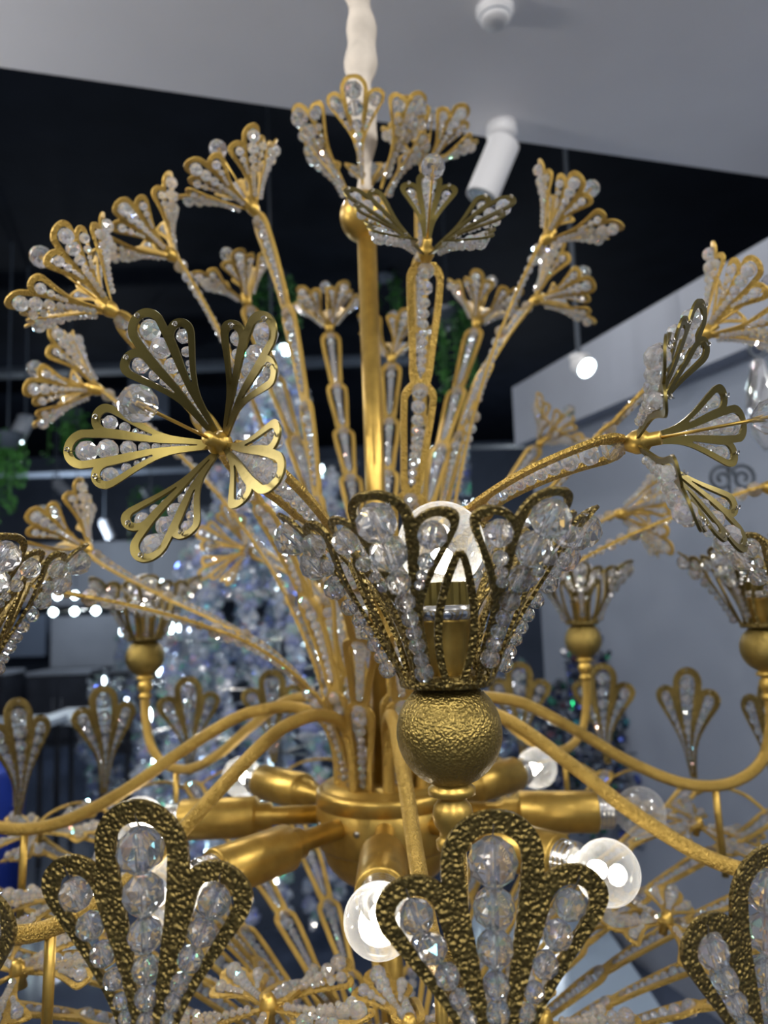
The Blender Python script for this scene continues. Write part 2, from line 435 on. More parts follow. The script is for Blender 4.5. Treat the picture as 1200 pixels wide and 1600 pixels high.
# screws round the hub
for k in range(8):
    a = (k*45+22)*D2R; ax = Vector((math.cos(a), math.sin(a), 0))
    bm = bmesh.new(); lathe(bm, [(0.0045, 0), (0.0045, 0.001), (0.003, 0.0025), (0.0, 0.003)], 12, ax, Vector((0.0995*math.cos(a), 0.0995*math.sin(a), Z0-0.305)))
    meshobj('screw', bm, WIRE, chand, True)

# hub bulbs on horizontal sockets
def bulb_part(parent, q, org, r, neck, lit=True, power=2.2):
    """globe bulb whose neck starts at org and points along q (quaternion z)"""
    d = neck+r*0.93
    prof = [(0.012, 0), (0.014, neck*0.4)]
    a0 = math.asin(min(1, 0.016/r))
    for i in range(25):
        t = PI-a0-(PI-a0)*i/24; prof.append((r*math.sin(t), d+r*math.cos(t)))
    bm = bmesh.new(); lathe(bm, prof, 36, q @ Vector((0, 0, 1)), org)
    b = meshobj('light_bulb', bm, BULB, parent, True)
    bm = bmesh.new(); c = org + q @ Vector((0, 0, d-r*0.35))
    lathe(bm, [(0.001, -r*0.32), (r*0.18, -r*0.28), (r*0.26, -r*0.15), (r*0.28, 0), (r*0.24, r*0.16), (r*0.13, r*0.26), (0.001, r*0.29)], 20, q @ Vector((0, 0, 1)), c)
    meshobj('light_element', bm, LED if lit else WIRE, b, True)
    return b
SOCK = [(-91, 3), (-48, 1), (-2, 4), (43, 0), (92, 0), (135, 0), (177, 3), (-131, 2)]
for k, (a, tilt) in enumerate(SOCK):
    ax = (Vector((math.cos(a*D2R), math.sin(a*D2R), math.tan(-tilt*D2R*0.4)))).normalized(); q = Vector((0, 0, 1)).rotation_difference(ax)
    o = cyl(0.0, a, -0.300)
    bm = bmesh.new(); lathe(bm, [(0.013, 0.085), (0.013, 0.165), (0.019, 0.168), (0.0195, 0.185), (0.026, 0.188), (0.0285, 0.191), (0.0285, 0.298), (0.0275, 0.300), (0.024, 0.300)], 36, ax, o)
    s = meshobj('lamp_socket', bm, GOLD, chand, True)
    bm = bmesh.new(); pr = [(0.020, 0.297)]
    for i in range(4): pr += [(0.0235, 0.300+i*0.006), (0.0235, 0.304+i*0.006), (0.0222, 0.305+i*0.006)]
    lathe(bm, pr+[(0.018, 0.325)], 28, ax, o)
    meshobj('collar', bm, SILVER, s, True)
    bulb_part(s, q, o+ax*0.322, 0.035, 0.008, lit=(k != 2))

# lamp arms with flower cups
ARM = [(.066, -.27), (.068, -.215), (.085, -.168), (.125, -.148), (.17, -.148), (.22, -.162), (.30, -.208), (.37, -.252), (.45, -.287), (.52, -.292), (.575, -.265), (.598, -.21), (.60, -.150)]
CUPR = 0.60
cup_bead_i = 0
def cup_ring(parent, base, bulb=True, scale=1.0, phase=0):
    q = Quaternion()
    bm = bmesh.new()
    rr = 0.031*scale
    lathe(bm, [(rr*0.5, base.z+0.030*scale), (rr*1.06, base.z+0.032*scale), (rr*1.10, base.z+0.036*scale), (rr*1.04, base.z+0.040*scale), (rr*0.6, base.z+0.040*scale)], 36, None, Vector((base.x, base.y, 0)))
    ring = meshobj('petal_ring', bm, GOLDH, parent, True)
    for j in range(6):
        a = (phase+j*60)*D2R
        for nm, me in (('petal', ME_CUP), ('bead_strand', ME_CBEADS[j % 3])):
            o = link(nm, me, parent, (base.x, base.y, base.z+0.034*scale), (0, 0, a)); o.scale = (scale,)*3
        o = link('sepal', ME_SEPAL, parent, (base.x, base.y, base.z+0.034*scale), (0, 0, a+PI/6)); o.scale = (scale,)*3
    return ring
BALL = 0.0370
for k in range(8):
    a = [-85, -39, 6, 47, 96, 141, 186, 231][k]
    path = catmull([cyl(r, a, z) for r, z in ARM], 8)
    bm = bmesh.new(); tube(bm, path, 0.0085, 16)
    arm = meshobj('lamp_arm', bm, GOLDG, chand, True)
    c = cyl(CUPR, a, -0.092)
    # turned finial under the ball
    bm = bmesh.new()
    lathe(bm, [(0.009, -0.080), (0.012, -0.078), (0.0125, -0.073), (0.010, -0.071), (0.0095, -0.067), (0.013, -0.062), (0.0145, -0.056), (0.013, -0.050), (0.010, -0.046), (0.0105, -0.044), (0.0165, -0.042), (0.0165, -0.038), (0.012, -0.034), (0.010, -0.030)], 28, None, c)
    meshobj('turned_collar', bm, GOLD, arm, True)
    bm = bmesh.new()
    pr = [(0.008, -0.0345)]+[(BALL*math.sin(t), -BALL*math.cos(t)) for t in [0.32+(2.62-0.32)*i/20 for i in range(21)]]+[(0.012, 0.033)]
    lathe(bm, pr, 40, None, c)
    ball = meshobj('lamp_cup', bm, hammered('satin_gold', (0.30, 0.215, 0.06), 0.36, 620, 0.42) if k == 0 else bpy.data.materials['satin_gold'], chand, True)
    cup_ring(ball, c, phase=a+180-90+0)
    # candle tube, cap, bulb
    bm = bmesh.new(); lathe(bm, [(0.014, 0.030), (0.0175, 0.040), (0.0185, 0.060), (0.0205, 0.076), (0.0215, 0.078)], 28, None, c)
    cs = meshobj('candle_tube', bm, GOLD, ball, True)
    bm = bmesh.new(); lathe(bm, [(0.018, 0.077), (0.0222, 0.078), (0.0222, 0.086), (0.0205, 0.087), (0.0205, 0.088), (0.010, 0.088)], 28, None, c)
    meshobj('silver_cap', bm, SILVER, ball, True)
    bm = bmesh.new(); n = 40; ra_ = []
    for zz in (0.0875, 0.104):
        ra_.append([bm.verts.new(c+Vector(((0.0205 if kk % 2 else 0.0188)*math.cos(2*PI*kk/n), (0.0205 if kk % 2 else 0.0188)*math.sin(2*PI*kk/n), zz))) for kk in range(n)])
    for kk in range(n): bm.faces.new((ra_[0][kk], ra_[0][(kk+1) % n], ra_[1][(kk+1) % n], ra_[1][kk]))
    bm.faces.new(ra_[1])
    meshobj('ribbed_collar', bm, GOLDP, ball)
    b = bulb_part(ball, Quaternion(), c+Vector((0, 0, 0.102)), 0.0315, 0.000)
    # drop rod from the arm to the beaded branch below
    bm = bmesh.new(); tube(bm, [cyl(0.50, a, -0.29), cyl(0.502, a, -0.36), cyl(0.505, a, -0.425)], 0.0052, 12)
    meshobj('drop_rod', bm, GOLD, chand, True)

# beaded pierced stems -------------------------------------------------------
def bezier(p0, p1, p2, p3, n=60):
    return [p0*(1-t)**3+p1*3*t*(1-t)**2+p2*3*t*t*(1-t)+p3*t**3 for t in [i/n for i in range(n+1)]]
def resample(pts, step):
    L = [0]
    for a, b in zip(pts, pts[1:]): L.append(L[-1]+(b-a).length)
    n = max(4, int(L[-1]/step)); out = []; j = 0
    for i in range(n+1):
        s = L[-1]*i/n
        while j < len(L)-2 and L[j+1] < s: j += 1
        k = (s-L[j])/max(1e-9, L[j+1]-L[j]); out.append(pts[j].lerp(pts[j+1], k))
    return out, L[-1]
def beaded_stem(name, pts, wdir, width=0.040, sec=0.135, thick=0.0038, mat_=None, top_bead=0.0100, parent=None, skip=0.0):
    """a chain of long slots (pierced plate) with a crystal strand in each; pts run from foot to tip"""
    pts, L = resample(pts, 0.0035); n = len(pts)
    ns = max(1, round(L/sec)); sl = L/ns
    bm = bmesh.new(); rows = []
    Fr = []
    for i in range(n):
        a = pts[max(0, i-1)]; b = pts[min(n-1, i+1)]; t = (b-a).normalized()
        w = wdir(pts[i]) if callable(wdir) else wdir
        w = (w-t*w.dot(t)).normalized(); Fr.append((t, w, t.cross(w)))
    for i in range(n):
        s = L*i/(n-1); u = (s/sl) % 1.0
        if i == n-1: u = 0.9999
        # u=0 at foot of section, 1 at its head (wide, rounded)
        base = width*0.5*(0.64+0.36*sstep(0.0, 0.9, u))
        e = sl*(1-u); he = min(1, e/(width*0.42)); round_ = math.sqrt(max(0, 1-(1-he)**2))
        wo = max(width*0.27, base*(0.25+0.75*round_)) if he < 1 else base
        lo = min(1, sl*u/(width*0.25)); wo *= (0.86+0.14*lo)
        rail = 0.0072*(width/0.04)
        e2 = sl*(1-u)-rail*1.0; s2 = sl*u-rail*0.8
        if e2 <= 0 or s2 <= 0: wi = 0
        else:
            h2 = min(1, e2/(width*0.30)); wi = (wo-rail)*math.sqrt(max(0, 1-(1-h2)**2))*min(1, 0.25+s2/(width*0.5))
            wi = max(0.0, min(wi, wo-rail*0.8))
        t, w, nn = Fr[i]; p = pts[i]
        row = []
        for off in (-wo, -wi, wi, wo):
            row.append((bm.verts.new(p+w*off+nn*thick/2), bm.verts.new(p+w*off-nn*thick/2)))
        rows.append(row)
    for a, b in zip(rows, rows[1:]):
        for (l, r) in ((0, 1), (2, 3)):
            q = [(a[l][0], a[r][0], b[r][0], b[l][0]), (a[l][1], b[l][1], b[r][1], a[r][1]), (a[l][0], b[l][0], b[l][1], a[l][1]), (a[r][0], a[r][1], b[r][1], b[r][0])]
            for f in q: bm.faces.new(f)
    o = meshobj(name, bm, mat_ or GOLDG, parent or chand)
    # beads
    for k in range(ns):
        if (k+0.5)*sl < skip: continue
        bm = bmesh.new(); pos = sl*(k+1)-0.0095; end = sl*k+0.008
        while pos > end:
            u = (sl*(k+1)-pos)/sl
            r = (width/0.04)*top_bead*(1-0.45*sstep(0, 0.5, u))*random.uniform(0.93, 1.05)
            i = min(n-2, int(pos/L*(n-1)))
            bead(bm, pts[i].lerp(pts[i+1], pos/L*(n-1)-i), r, Fr[i][0], 0.9); pos -= r*1.75
        if len(bm.verts): meshobj('bead_strand', bm, CRYS, o)
        else: bm.free()
    return o

# flowers of the upper spray: px, py, depth, axis(right, up, toward viewer), phase, petal opening style, stem?
FL = [
 (395, 325, 1.12, (-.48, .80, .10), 20, 0), (268, 398, 1.15, (-.66, .66, .10), 50, 0), (170, 482, 0.92, (-.76, .58, .15), 10, 0),
 (150, 608, 1.20, (-.90, .30, .1), 30, 0), (385, 470, 1.50, (-.35, .85, .1), 0, 0), (515, 512, 1.72, (-.1, .95, -.1), 15, 0),
 (343, 693, 0.60, (-.38, .20, .90), 36, 2), (666, 394, 0.89, (.04, .74, .67), 0, 2), (665, 262, 1.30, (.12, .93, -.1), 20, 0),
 (855, 372, 1.18, (.62, .68, .15), 40, 0), (838, 468, 1.36, (.80, .45, .0), 10, 0), (745, 505, 1.60, (.30, .85, -.1), 30, 0),
 (1103, 520, 0.98, (.72, .55, .2), 25, 0), (1000, 690, 0.60, (.78, .13, .61), 2, 2), (845, 692, 1.72, (.45, .55, .35), 70, 0),
 (970, 803, 1.35, (.93, .0, .1), 30, 0), (135, 856, 1.25, (-.72, .55, -.1), 55, 0), (385, 858, 1.62, (-.6, .1, .7), 40, 0),
 (-130, 880, 0.85, (-.95, .1, .2), 0, 0), (1205, 762, 1.02, (.95, -.05, .1), 30, 0), (612, 560, 1.62, (.05, .95, -.2), 0, 0),
]
SETS = {0: (ME_PETALG, ME_PBEADS, ME_PWIRE), 1: petal_set(petal_open, GOLDP), 2: petal_set(petal_mid, GOLDP), 3: petal_set(petal_flat, GOLDG), 4: petal_set(petal, GOLDP)}
ME_CALYX = None
def calyx():
    bm = bmesh.new()
    lathe(bm, [(0.0045, -0.014), (0.0065, -0.010), (0.0095, -0.004), (0.0100, 0.002), (0.0085, 0.005), (0.0055, 0.008), (0.0055, 0.016), (0.003, 0.017)], 18)
    return mk(bm, 'flower', [GOLD], True)
ME_CALYX = calyx()
bm = bmesh.new(); tube(bm, [Vector((0, 0, 0.01)), Vector((0.0005, 0, 0.05)), Vector((0, 0, 0.096))], 0.0013, 8)
ME_PIN = mk(bm, 'pin', [GOLD], True)
bm = bmesh.new(); bead(bm, Vector((0, 0, 0.095)), 0.0135, None, 0.98, 12)
ME_BALL = mk(bm, 'crystal_ball', [CLEAR])
ME_KNOB = None
for i, (px, py, d, ax, ph, near) in enumerate(FL):
    P = LPt(px, py, d); A = vdir(*ax)
    f = link('flower', ME_CALYX, chand, P)
    q = Vector((0, 0, 1)).rotation_difference(A)
    if near:
        e = A - (-FWD)*A.dot(-FWD); x_ = (e-A*e.dot(A)).normalized(); y_ = A.cross(x_)
        q = Matrix((x_, y_, A)).transposed().to_quaternion()
    f.rotation_mode = 'QUATERNION'; f.rotation_quaternion = q
    pm, pb, pw = SETS[near]
    for j in range(5):
        rz = (ph+72*j)*D2R
        link('petal', pm, f, None, (0, 0, rz))
        link('bead_strand', pb[(i+j) % 2], f, None, (0, 0, rz))
        if near:
            for w in pw: link('wire_loop', w, f, None, (0, 0, rz))
    link('pin', ME_PIN, f); link('crystal_ball', ME_BALL, f)
    # the stem
    az = math.atan2(P.y, P.x) / D2R
    if i == 6: az = -118
    B = cyl(0.062, az, -0.262)
    L = (P-B).length; out = Vector((math.cos(az*D2R), math.sin(az*D2R), 0))
    up = Vector((0, 0, 1))
    horiz = math.hypot(P.x-B.x, P.y-B.y); steep = (P.z-B.z)/max(0.01, L)
    P1 = B + (up*1.0+out*0.10)*L*0.42
    endd = (A*0.75+out*0.6*(1-steep)+up*0.35).normalized() if near else (A*0.7+(P-B).normalized()*0.6).normalized()
    tip = P-A*0.012
    if i in (13,): endd = vdir(.95, .25, .1)
    if i == 6: endd = vdir(-.75, .55, .35)
    if i == 7: endd = vdir(0.0, .98, .2)
    pts = bezier(B, P1, tip-endd*L*0.30, tip)
    beaded_stem('stem', pts, lambda p: Vector((-math.sin(az*D2R), math.cos(az*D2R), 0)), 0.045, 0.15)

# top crown on the pole
bz = Vector((0, 0, Z0+0.603))
bm = bmesh.new(); lathe(bm, [(0.014, -0.039)]+[(0.041*math.sin(t), -0.041*math.cos(t)) for t in [0.36+(2.6-0.36)*i/20 for i in range(21)]]+[(0.010, 0.037)], 40, None, bz)
crown = meshobj('crown', bm, GOLD, chand, True)
for j in range(6):
    a = (24+j*60)*D2R
    for nm, me in (('petal', ME_CUP.copy() if j == 0 else None), ('bead_strand', ME_CBEADS[j % 3])):
        if nm == 'petal':
            if j == 0: CR = me; CR.materials.clear(); CR.materials.append(GOLDG)
            me = CR
        o = link(nm, me, crown, (0, 0, bz.z+0.037), (0, 0, a)); o.scale = (1.0,)*3
# cream fabric sleeve round the chain
pts = []; rad = []
z = Z0+0.64; k = 0
while z < 3.01-ROOT.z:
    pts.append(Vector((0.003*math.sin(z*31), 0.003*math.cos(z*23), z))); rad.append((0.023+0.003*math.sin(z*47)+0.003*math.sin(z*90+1))*(0.45+0.55*sstep(Z0+.66, Z0+.80, z))); z += 0.012
bm = bmesh.new(); tube(bm, pts, rad, 24)
tag(meshobj('chain_sleeve', bm, simple('cream_cloth', (0.55, 0.49, 0.42), 0.9, 0, 0.15, 25, bump=0.8), chand, True), 'cream fabric sleeve round the hanging chain')

# lower spray: pierced branches ending in upright finial leaves
BR = [(.03, -.80), (.075, -.72), (.15, -.63), (.26, -.545), (.38, -.475), (.50, -.425), (.60, -.392), (.66, -.362)]
NB = 22
for k in range(NB):
    a = -84+360/NB*k - (2.2 if k == NB-1 else 0)
    pts = catmull([cyl(r, a, z) for r, z in BR], 6)
    tdir = Vector((-math.sin(a*D2R), math.cos(a*D2R), 0))
    br = beaded_stem('lower_branch', pts, tdir, 0.042, 0.14)
    f = link('finial_leaf', ME_FIN, chand, cyl(.668, a, -.348), (0, 0, a*D2R))
    dz = {0: 0.018, NB-1: 0.028, 1: -0.022}.get(k, 0.0); f.location.z += dz; br.location.z = dz
    link('bead_strand', ME_FBEADS[k % 4], f)
    for w in ME_FWIRE: link('wire_loop', w, f)
# arched links between neighbouring finial leaves
for k in range(NB):
    a0 = -84+360/NB*(k+0.08); a1 = -84+360/NB*(k+0.92); am = (a0+a1)/2
    pts = catmull([cyl(.655, a0, -.372), cyl(.650, a0*.75+a1*.25, -.352), cyl(.645, am, -.346), cyl(.650, a0*.25+a1*.75, -.352), cyl(.655, a1, -.372)], 5)
    bm = bmesh.new(); tube(bm, pts, 0.0030, 8); meshobj('arched_link', bm, GOLDG, chand, True)
# lower hub
bm = bmesh.new(); lathe(bm, [(0.02, Z0-0.86), (0.05, Z0-0.84), (0.06, Z0-0.80), (0.06, Z0-0.77), (0.045, Z0-0.75), (0.02, Z0-0.74)], 40)
meshobj('lower_hub', bm, GOLD, chand, True)
# low flowers that open outward and down, seen edge-on
LOW = [(420, 1575, 0.78, (-.1, .96, -.15), 0), (640, 1610, 0.74, (0, .97, -.1), 30), (850, 1600, 0.80, (.15, .96, -.1), 10),
       (30, 1520, 0.82, (-.2, .96, .0), 40), (110, 1400, 0.98, (-.2, .96, 0), 15), (1040, 1440, 0.98, (.25, .95, 0), 0), (60, 1300, 1.25, (-.1, .98, 0), 20), (1090, 1290, 1.25, (.2, .97, 0), 50)]
for i, (px, py, d, ax, ph) in enumerate(LOW):
    P = LPt(px, py, d); A = -vdir(*ax)
    f = link('flower', ME_CALYX, chand, P); f.rotation_mode = 'QUATERNION'; f.rotation_quaternion = Vector((0, 0, 1)).rotation_difference(A)
    for j in range(5):
        rz = (ph+72*j)*D2R
        link('petal', SETS[3][0], f, None, (0, 0, rz))
        link('bead_strand', SETS[3][1][(i+j) % 2], f, None, (0, 0, rz))
        for w in SETS[3][2]: link('wire_loop', w, f, None, (0, 0, rz))
    az = math.atan2(P.y, P.x)/D2R; B = cyl(0.055, az, -0.76)
    out = Vector((math.cos(az*D2R), math.sin(az*D2R), 0)); L = (P-B).length
    pts = bezier(B, B+(out*0.4+Vector((0, 0, 1)))*L*0.35, P+Vector((0, 0, 0.012))-out*L*0.35, P+Vector((0, 0, 0.004)))
    beaded_stem('lower_branch', pts, Vector((-math.sin(az*D2R), math.cos(az*D2R), 0)), 0.034, 0.14)

# ------------------------------------------------------------------ THE ROOM
def quad_prism(name, pts, dz, material, parent=None):
    bm = bmesh.new(); lo = [bm.verts.new(p) for p in pts]; hi = [bm.verts.new(p+Vector((0, 0, dz))) for p in pts]; n = len(pts)
    bm.faces.new(lo[::-1]); bm.faces.new(hi)
    for i in range(n): bm.faces.new((lo[i], lo[(i+1) % n], hi[(i+1) % n], hi[i]))
    bmesh.ops.recalc_face_normals(bm, faces=bm.faces[:])
    return meshobj(name, bm, material, parent)
def struct(o, label=None):
    o['kind'] = 'structure'
    if label: o['label'] = label
    return o
WHITE = simple('matt_white_paint', (0.80, 0.80, 0.83), 0.8, 0, 0.04, 2)
BLACK = simple('black_paint', (0.006, 0.008, 0.013), 0.7, 0, 0.2, 3)
BLACK.node_tree.nodes['Principled BSDF'].inputs['Specular IOR Level'].default_value = 0.05
BLACK2 = simple('dark_duct_metal', (0.06, 0.075, 0.10), 0.7, 0.0, 0.2, 4)
FLOORM = simple('dark_polished_floor', (0.045, 0.06, 0.10), 0.12, 0, 0.3, 1.5)
WALLM = simple('pale_wall_paint', (0.23, 0.26, 0.325), 0.6, 0, 0.06, 1.2)
Ez = 3.0
e1 = on_z(0, 105, Ez); e2 = on_z(1200, 277, Ez); dr = (e2-e1).normalized()
pts = [e1-dr*3, e2+dr*3, e2+dr*3+Vector((0, -6, 0)), e1-dr*3+Vector((0, -6, 0))]
struct(quad_prism('ceiling', pts, 0.12, WHITE))
bm = bmesh.new(); box(bm, (-9, -4, 4.3), (9, 14, 4.4)); struct(meshobj('trim_1', bm, BLACK), 'black open ceiling of the hall')
bm = bmesh.new(); box(bm, (-9, -5, -0.1), (9, 14, 0)); struct(meshobj('floor', bm, FLOORM))
bm = bmesh.new(); box(bm, (-9, 12, 0), (9, 12.2, 4.3)); struct(meshobj('wall_back', bm, simple('dark_back_wall', (0.06, 0.075, 0.11), 0.7, 0, 0.3, 1.0)))
# right wall: top edge through the photographed line
w1 = on_z(1200, 372, 2.75); w2 = on_z(800, 606, 2.75); wd = (w2-w1).normalized(); nn = Vector((wd.y, -wd.x, 0))
a = w1-wd*2.0; b = w2
pts = [Vector((p.x, p.y, 0)) for p in (a, b, b+nn*0.25, a+nn*0.25)]
struct(quad_prism('wall_right', [p+nn*0.10 for p in pts], 2.6, WALLM))
struct(quad_prism('trim_2', [Vector((p.x, p.y, 2.42)) for p in pts], 0.33, simple('white_bulkhead_paint', (0.28, 0.305, 0.37), 0.6, 0, 0.08, 2)), 'white bulkhead along the top of the right wall')
# left wall far off
bm = bmesh.new(); box(bm, (-8.9, -4, 0), (-8.7, 12, 4.3)); struct(meshobj('wall_left', bm, simple('dark_side_wall', (0.05, 0.06, 0.09), 0.8)))

def bgbox(name, px0, py0, px1, py1, y, th, material, parent=None):
    """axis-aligned solid whose front face, at world depth y, spans the given directions"""
    a = on_y(px0, py1, y); b = on_y(px1, py0, y)
    bm = bmesh.new(); box(bm, (a.x, y, a.z), (b.x, y+th, b.z))
    bmesh.ops.bevel(bm, geom=bm.edges[:], offset=0.008, segments=1, affect='EDGES')
    return meshobj(name, bm, material, parent)
GREYD = simple('grey_duct_paint', (0.13, 0.155, 0.20), 0.8, 0, 0.15, 3)
GREYM = simple('grey_panel', (0.20, 0.215, 0.25), 0.6, 0, 0.15, 1.5)
GREYL = simple('pale_panel', (0.42, 0.44, 0.50), 0.6, 0, 0.08, 1.5)
for i, (x0, y0, x1, y1, yy, th, mt) in enumerate([
        (-120, 284, 1000, 312, 4.6, 0.25, GREYD), (-150, 236, 1050, 242, 4.0, 0.08, BLACK2), (-150, 345, 900, 400, 6.0, 0.4, BLACK2),
        (-150, 560, 640, 578, 5.5, 0.2, BLACK2), (-150, 722, 560, 742, 7.5, 0.3, GREYD), (200, 782, 560, 800, 7.5, 0.2, GREYD), (640, 690, 830, 700, 6.5, 0.2, BLACK2)]):
    o = bgbox('ceiling_beam', x0, y0, x1, y1, yy, th, mt)
    tag(o, ['grey steel beam crossing the dark open ceiling behind the topmost left flowers', 'thin dark rail highest across the black open ceiling', 'wide dark beam crossing the black ceiling behind the pole',
            'thin dark rail behind the large olive flower', 'grey beam low over the far end of the hall', 'lowest grey beam, short, above the sparkling chandelier', 'short dark beam seen right of the gold pole'][i], 'beam')
tag(bgbox('ceiling_duct', 196, 90, 264, 250, 5.0, 0.4, BLACK2), 'dark square duct dropping from the black ceiling at upper left', 'duct')
tag(bgbox('column', 200, 398, 246, 640, 6.4, 0.4, GREYD), 'grey column standing behind the large olive flower', 'column')
for (x0, y0, x1, y1, yy, th, mt, lab) in [
        (-260, 835, 470, 960, 9.5, 0.3, GREYM, 'long grey bulkhead over the far shop front at left'), (78, 955, 330, 1045, 9.0, 0.3, GREYM, 'grey display wall at the far left end of the hall'),
        (-200, 960, 70, 1035, 9.3, 0.2, simple('blue_grey_glass_panel', (0.13, 0.16, 0.22), 0.3), 'blue grey glass partition at the far left end of the hall')]:
    tag(bgbox('partition', x0, y0, x1, y1, yy, th, mt), lab, 'partition')
# far cabinets and tables at the left
DARKW = simple('dark_cabinet', (0.02, 0.022, 0.03), 0.4, 0, 0.3, 5)
WHITEG = simple('white_gloss_top', (0.62, 0.70, 0.80), 0.2)
for (px, py, y, w, h, d_, lab) in [(-35, 1060, 8.2, 0.85, 0.9, .5, 'black cabinet at the far left edge'), (105, 1050, 8.6, 0.75, 0.85, .5, 'black cabinet below the grey display wall'), (225, 1048, 8.0, 0.6, 0.9, .5, 'black cabinet beside the small far lamp cup')]:
    p = on_y(px, py, y); root = empty('cabinet', (p.x, y, 0)); tag(root, lab, 'cabinet', 'far black cabinets')
    bm = bmesh.new(); box(bm, (-w/2, -d_/2, 0), (w/2, d_/2, h)); meshobj('body', bm, DARKW, root)
    bm = bmesh.new(); box(bm, (-w/2-.02, -d_/2-.02, h), (w/2+.02, d_/2+.02, h+.04)); meshobj('top', bm, GREYM, root)
    for sx in (-1, 1):
        bm = bmesh.new(); box(bm, (sx*w/4-w/4+.01, -d_/2-.02, 0.1), (sx*w/4+w/4-.01, -d_/2, h-.02)); dd = meshobj('door', bm, DARKW, root)
        bm = bmesh.new(); box(bm, (sx*0.05-.01, -d_/2-.045, h*.5), (sx*0.05+.01, -d_/2-.02, h*.5+.15)); meshobj('handle', bm, SILVER, dd)
for (px, py, y, w, lab) in [(-15, 1135, 3.6, 0.7, 'white topped display table at the left edge'), (135, 1118, 4.2, 0.5, 'small white topped table behind the left finial leaves')]:
    p = on_y(px, py, y); root = empty('display_table', (p.x, y, 0)); tag(root, lab, 'table')
    bm = bmesh.new(); box(bm, (-w/2, -.3, p.z-.02), (w/2, .3, p.z+.02)); bmesh.ops.bevel(bm, geom=bm.edges[:], offset=.006, segments=2, affect='EDGES'); meshobj('table_top', bm, WHITEG, root)
    for sx in (-1, 1):
        for sy in (-1, 1):
            bm = bmesh.new(); tube(bm, [Vector((sx*(w/2-.05), sy*.25, 0)), Vector((sx*(w/2-.05), sy*.25, p.z-.02))], 0.018, 10); meshobj('leg', bm, DARKW, root)
p = on_y(8, 1215, 3.0)
root = empty('bin', (p.x-.03, 3.0, 0)); tag(root, 'dark blue bin standing under the table at the left edge', 'bin')
bm = bmesh.new(); lathe(bm, [(.10, 0), (.13, p.z+.02), (.135, p.z+.03), (.12, p.z+.03)], 24); meshobj('bin_body', bm, simple('blue_plastic', (0.02, 0.05, 0.35), 0.4), root, True)
bm = bmesh.new(); lathe(bm, [(.137, p.z+.03), (.137, p.z+.05), (.10, p.z+.10), (.02, p.z+.11)], 24); meshobj('bin_lid', bm, simple('blue_plastic_lid', (0.02, 0.06, 0.40), 0.4), root, True)
# low pale plinth added for the wall reflected in the floor, lower right
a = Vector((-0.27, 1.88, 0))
root = empty('reflection_slab', (a.x+.9, a.y+.2, 0)); tag(root, 'low pale blue plinth on the floor at lower right', 'slab')
bm = bmesh.new(); box(bm, (-.28, -.58, 0), (.28, .58, .09)); meshobj('slab_body', bm, simple('slab_side', (0.25, 0.31, 0.40), 0.5), root)
bm = bmesh.new(); box(bm, (-.30, -.6, .09), (.30, .6, .12)); meshobj('slab_top', bm, simple('slab_top_gloss', (0.34, 0.43, 0.55), 0.15), root)

# spotlights
SPW = simple('white_lamp_housing', (0.62, 0.62, 0.64), 0.5); SPG = simple('grey_lamp_housing', (0.30, 0.32, 0.36), 0.5)
LENS = simple('lit_lens', (1, 1, 1), 0.3, emit=(0.75, 0.95, 1.0), es=14)
def spotlight(mount, aim, L, r, hm, label, lit=True, drop=0.05, ceil_z=None):
    root = empty('spotlight', mount); tag(root, label, 'spotlight')
    bm = bmesh.new(); lathe(bm, [(r*.95, 0), (r*.95, -drop*.45), (r*.8, -drop*.55), (r*.5, -drop*.6), (r*.3, -drop)], 28); meshobj('mount', bm, hm, root, True)
    if ceil_z and ceil_z-mount[2] > 0.02:
        bm = bmesh.new(); tube(bm, [Vector((0, 0, -.005)), Vector((0, 0, ceil_z-mount[2]))], 0.008, 8); meshobj('suspension_rod', bm, BLACK2, root)
    a = Vector(aim).normalized(); o = Vector((0, 0, -drop))
    bm = bmesh.new(); lathe(bm, [(r*.6, -L*.12), (r, -L*.08), (r, L), (r*.92, L), (r*.88, L-.01)], 32, a, o); hs = meshobj('housing', bm, hm, root, False)
    bm = bmesh.new(); lathe(bm, [(r*.86, L-.004), (r*.86, L+.002), (.001, L+.004)], 28, a, o); meshobj('lens', bm, LENS if lit else SILVER, root)
mp = on_z(783, 196, 3.0)
spotlight((mp.x, mp.y, 3.0), vdir(-.35, -.85, .1), 0.17, 0.048, SPW, 'white cylinder spotlight fixed to the edge of the white ceiling', False, 0.07)
for (px, py, y, ax, L, r, lab) in [(40, 650, 4.6, (-.35, -.9, .25), 0.16, .062, 'lit grey spotlight hanging at the left below the big flower'),
        (90, 750, 6.2, (.7, -.6, .1), 0.16, .055, 'grey spotlight turned right, lowest pair at left'), (84, 785, 7.2, (.1, -.6, .8), 0.12, .06, 'lit spotlight facing the viewer above the small left flower'),
        (163, 812, 8.0, (.4, -.9, 0), 0.2, .06, 'faint grey spotlight tube far off behind the small left flower'),
        (445, 535, 5.2, (.0, -.5, .85), 0.10, .06, 'lit spotlight glowing between the stems left of the pole'), (648, 712, 6.0, (0, -.4, .9), 0.10, .05, 'lit spotlight glowing right of the pole, upper of two'),
        (640, 770, 7.0, (0, -.4, .9), 0.10, .05, 'lit spotlight glowing right of the pole, lower of two')]:
    p = on_y(px, py, y); spotlight((p.x, p.y, p.z), vdir(*ax), L, r, SPG, lab, 'lit' in lab, 0.04, 4.3)
p = on_y(905, 556, 1.75); spotlight((p.x, p.y, p.z), vdir(.35, -.5, .75), 0.05, .04, SPW, 'bright oval spotlight before the white bulkhead at right', True, 0.03, 4.3)
